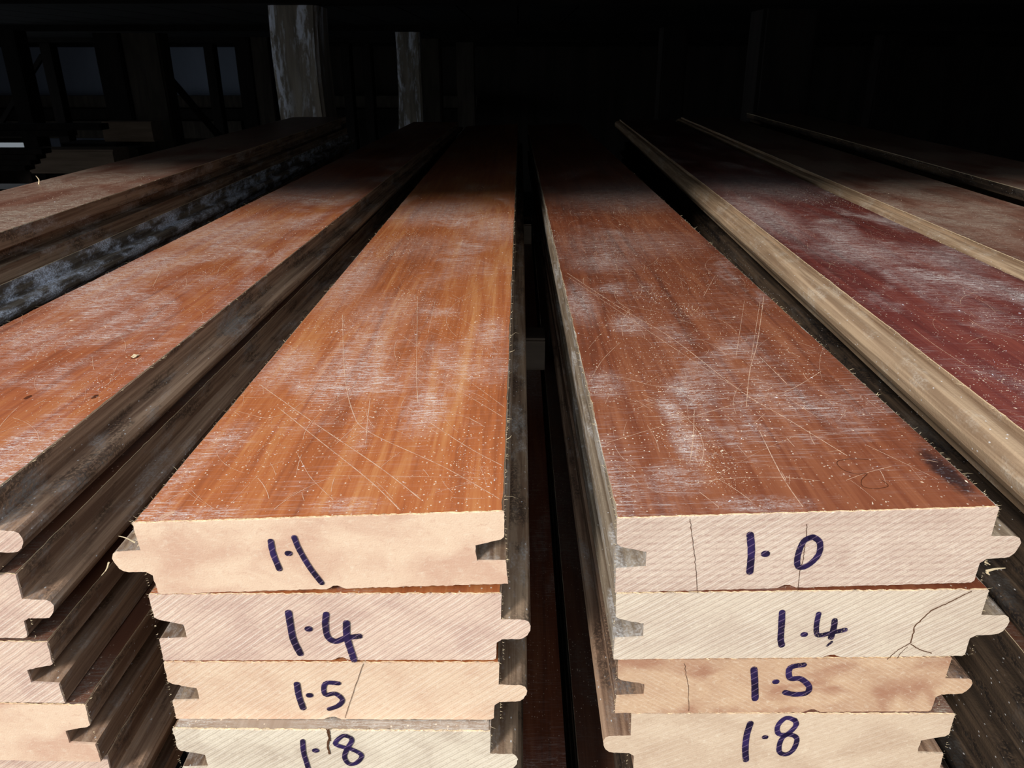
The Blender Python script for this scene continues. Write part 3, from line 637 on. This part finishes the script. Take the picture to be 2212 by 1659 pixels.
def post(u0, u1, v, d, depth, mat, label, v_end=None, group=None, seed=0, rough=.004, z0=0, name='timber_post'):
    a, b = at(u0, v, d), at(u1, v, d)
    timber(name, (a.x, d, z0), (b.x, d+depth, CEIL-.001), mat, label, 'post', group, rough, seed=seed, n=24)
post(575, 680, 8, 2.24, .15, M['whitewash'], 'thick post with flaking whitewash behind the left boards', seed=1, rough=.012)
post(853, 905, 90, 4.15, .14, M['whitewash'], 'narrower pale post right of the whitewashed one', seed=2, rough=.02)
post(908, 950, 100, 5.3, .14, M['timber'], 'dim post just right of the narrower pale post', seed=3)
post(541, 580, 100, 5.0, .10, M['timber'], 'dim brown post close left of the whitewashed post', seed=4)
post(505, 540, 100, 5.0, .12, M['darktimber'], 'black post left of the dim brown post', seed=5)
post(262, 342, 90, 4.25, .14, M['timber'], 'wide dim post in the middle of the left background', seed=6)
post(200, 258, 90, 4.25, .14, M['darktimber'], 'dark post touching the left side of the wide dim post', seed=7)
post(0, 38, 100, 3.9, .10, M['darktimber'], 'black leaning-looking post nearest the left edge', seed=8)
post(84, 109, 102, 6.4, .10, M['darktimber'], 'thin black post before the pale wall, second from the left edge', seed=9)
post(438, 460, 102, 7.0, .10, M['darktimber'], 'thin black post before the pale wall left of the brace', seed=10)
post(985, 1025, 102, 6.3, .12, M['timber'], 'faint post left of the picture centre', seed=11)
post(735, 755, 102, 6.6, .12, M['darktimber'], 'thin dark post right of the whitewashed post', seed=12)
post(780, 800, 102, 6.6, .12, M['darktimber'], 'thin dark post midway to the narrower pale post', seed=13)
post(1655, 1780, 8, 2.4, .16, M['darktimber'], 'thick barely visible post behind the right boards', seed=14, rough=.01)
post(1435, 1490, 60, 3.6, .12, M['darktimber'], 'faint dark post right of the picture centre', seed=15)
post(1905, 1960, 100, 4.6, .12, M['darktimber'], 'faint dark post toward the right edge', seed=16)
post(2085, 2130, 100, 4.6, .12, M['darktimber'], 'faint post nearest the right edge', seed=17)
def hbar(name, u0, u1, v0, v1, d, depth, mat, label, cat, seed=0, rough=.003, group=None):
    a, b = at(u0, v1, d), at(u1, v0, d)
    return timber(name, (a.x, d, a.z), (b.x, d+depth, b.z), mat, label, cat, group, rough, seed=seed)
hbar('timber_rail', -400, 1030, 207, 232, 7.75, .08, M['timber'], 'long horizontal rail along the foot of the pale wall', 'rail')
hbar('timber_rail', -400, 1030, 236, 258, 7.6, .08, M['darktimber'], 'dark horizontal rail below the long pale one', 'rail')
hbar('timber_rail', -400, 520, 262, 298, 7.5, .10, M['timber'], 'lowest dim rail before the back wall', 'rail')
def brace(p, q, th, mat, label):
    p, q = Vector(p), Vector(q); L = (q-p).length
    bm = bmesh.new(); box_bm(bm, (-th/2, -th/2, 0), (th/2, th/2, L)); bmesh.ops.subdivide_edges(bm, edges=bm.edges, cuts=2, use_grid_fill=True)
    for v in bm.verts: v.co += noise.noise_vector(v.co*5)*.004
    bmesh.ops.recalc_face_normals(bm, faces=bm.faces)
    o = link('timber_brace', bm, mat); o.location = p; o.rotation_euler = (q-p).to_track_quat('Z', 'Y').to_euler()
    tag(o, label, 'brace')
a, b = at(338, 136, 4.45), at(520, 349, 4.45)
k = (0.0-b.z)/(a.z-b.z); foot = b+(a-b)*k
brace(foot, a, .030, M['darktimber'], 'thin black brace slanting down from the wide dim post')
a, b = at(92, 120, 6.9), at(40, 205, 6.9); k = (0.0-b.z)/(a.z-b.z); foot = b+(a-b)*k
brace(foot, a, .035, M['darktimber'], 'short black brace beside the second thin post')
# neighbouring rack at the left: timber blocks and dark boards on it
bl = [hbar('timber_block', 226, 325, 263, 306, 4.05, .12, M['tan'], 'brown timber block end below the wide dim post', 'timber block'),
      hbar('timber_block', 66, 242, 324, 375, 3.3, .14, M['tan'], 'larger pale timber block lying low at the left', 'timber block'),
      hbar('timber_block', 246, 297, 320, 360, 3.5, .12, M['timber'], 'small dim timber block right of the larger pale one', 'timber block')]
for i in range(2):
    hbar('stored_plank', -380+60*i, 215-70*i, 268+15*i, 281+14*i, 3.2, .07, M['darktimber'], ('upper' if i == 0 else 'lower')+' of the two black planks across the left background', 'plank', group='black planks in the left background')
for i in range(4):
    hbar('stored_plank', -420, 88-12*i, 322+12*i, 333+12*i, 2.7, .06, M['darktimber'], ('topmost', 'second', 'third', 'lowest')[i]+' black plank of the low pile at the left edge', 'plank', group='low pile of black planks')
for x, w_ in ((60, 'left'), (135, 'right')):
    pass
zb = at(0, 370, 2.7).z
zt = at(0, 300, 3.3).z
timber('rack_trestle', (-2.55, 2.70, 0), (-2.45, 2.77, zb-.001), M['darktimber'], 'dark trestle under the low pile of black planks', 'trestle')
timber('rack_trestle', (-1.95, 3.25, 0), (-1.6, 3.45, at(0, 376, 3.3).z-.001), M['darktimber'], 'dark trestle under the larger pale timber block', 'trestle')
timber('rack_trestle', (-1.95, 3.49, 0), (-1.70, 3.63, at(0, 361, 3.5).z-.001), M['darktimber'], 'dark trestle under the small dim timber block', 'trestle')
timber('rack_trestle', (-2.3, 4.0, 0), (-2.0, 4.2, at(0, 307, 4.05).z-.001), M['darktimber'], 'dark trestle under the brown timber block end', 'trestle')
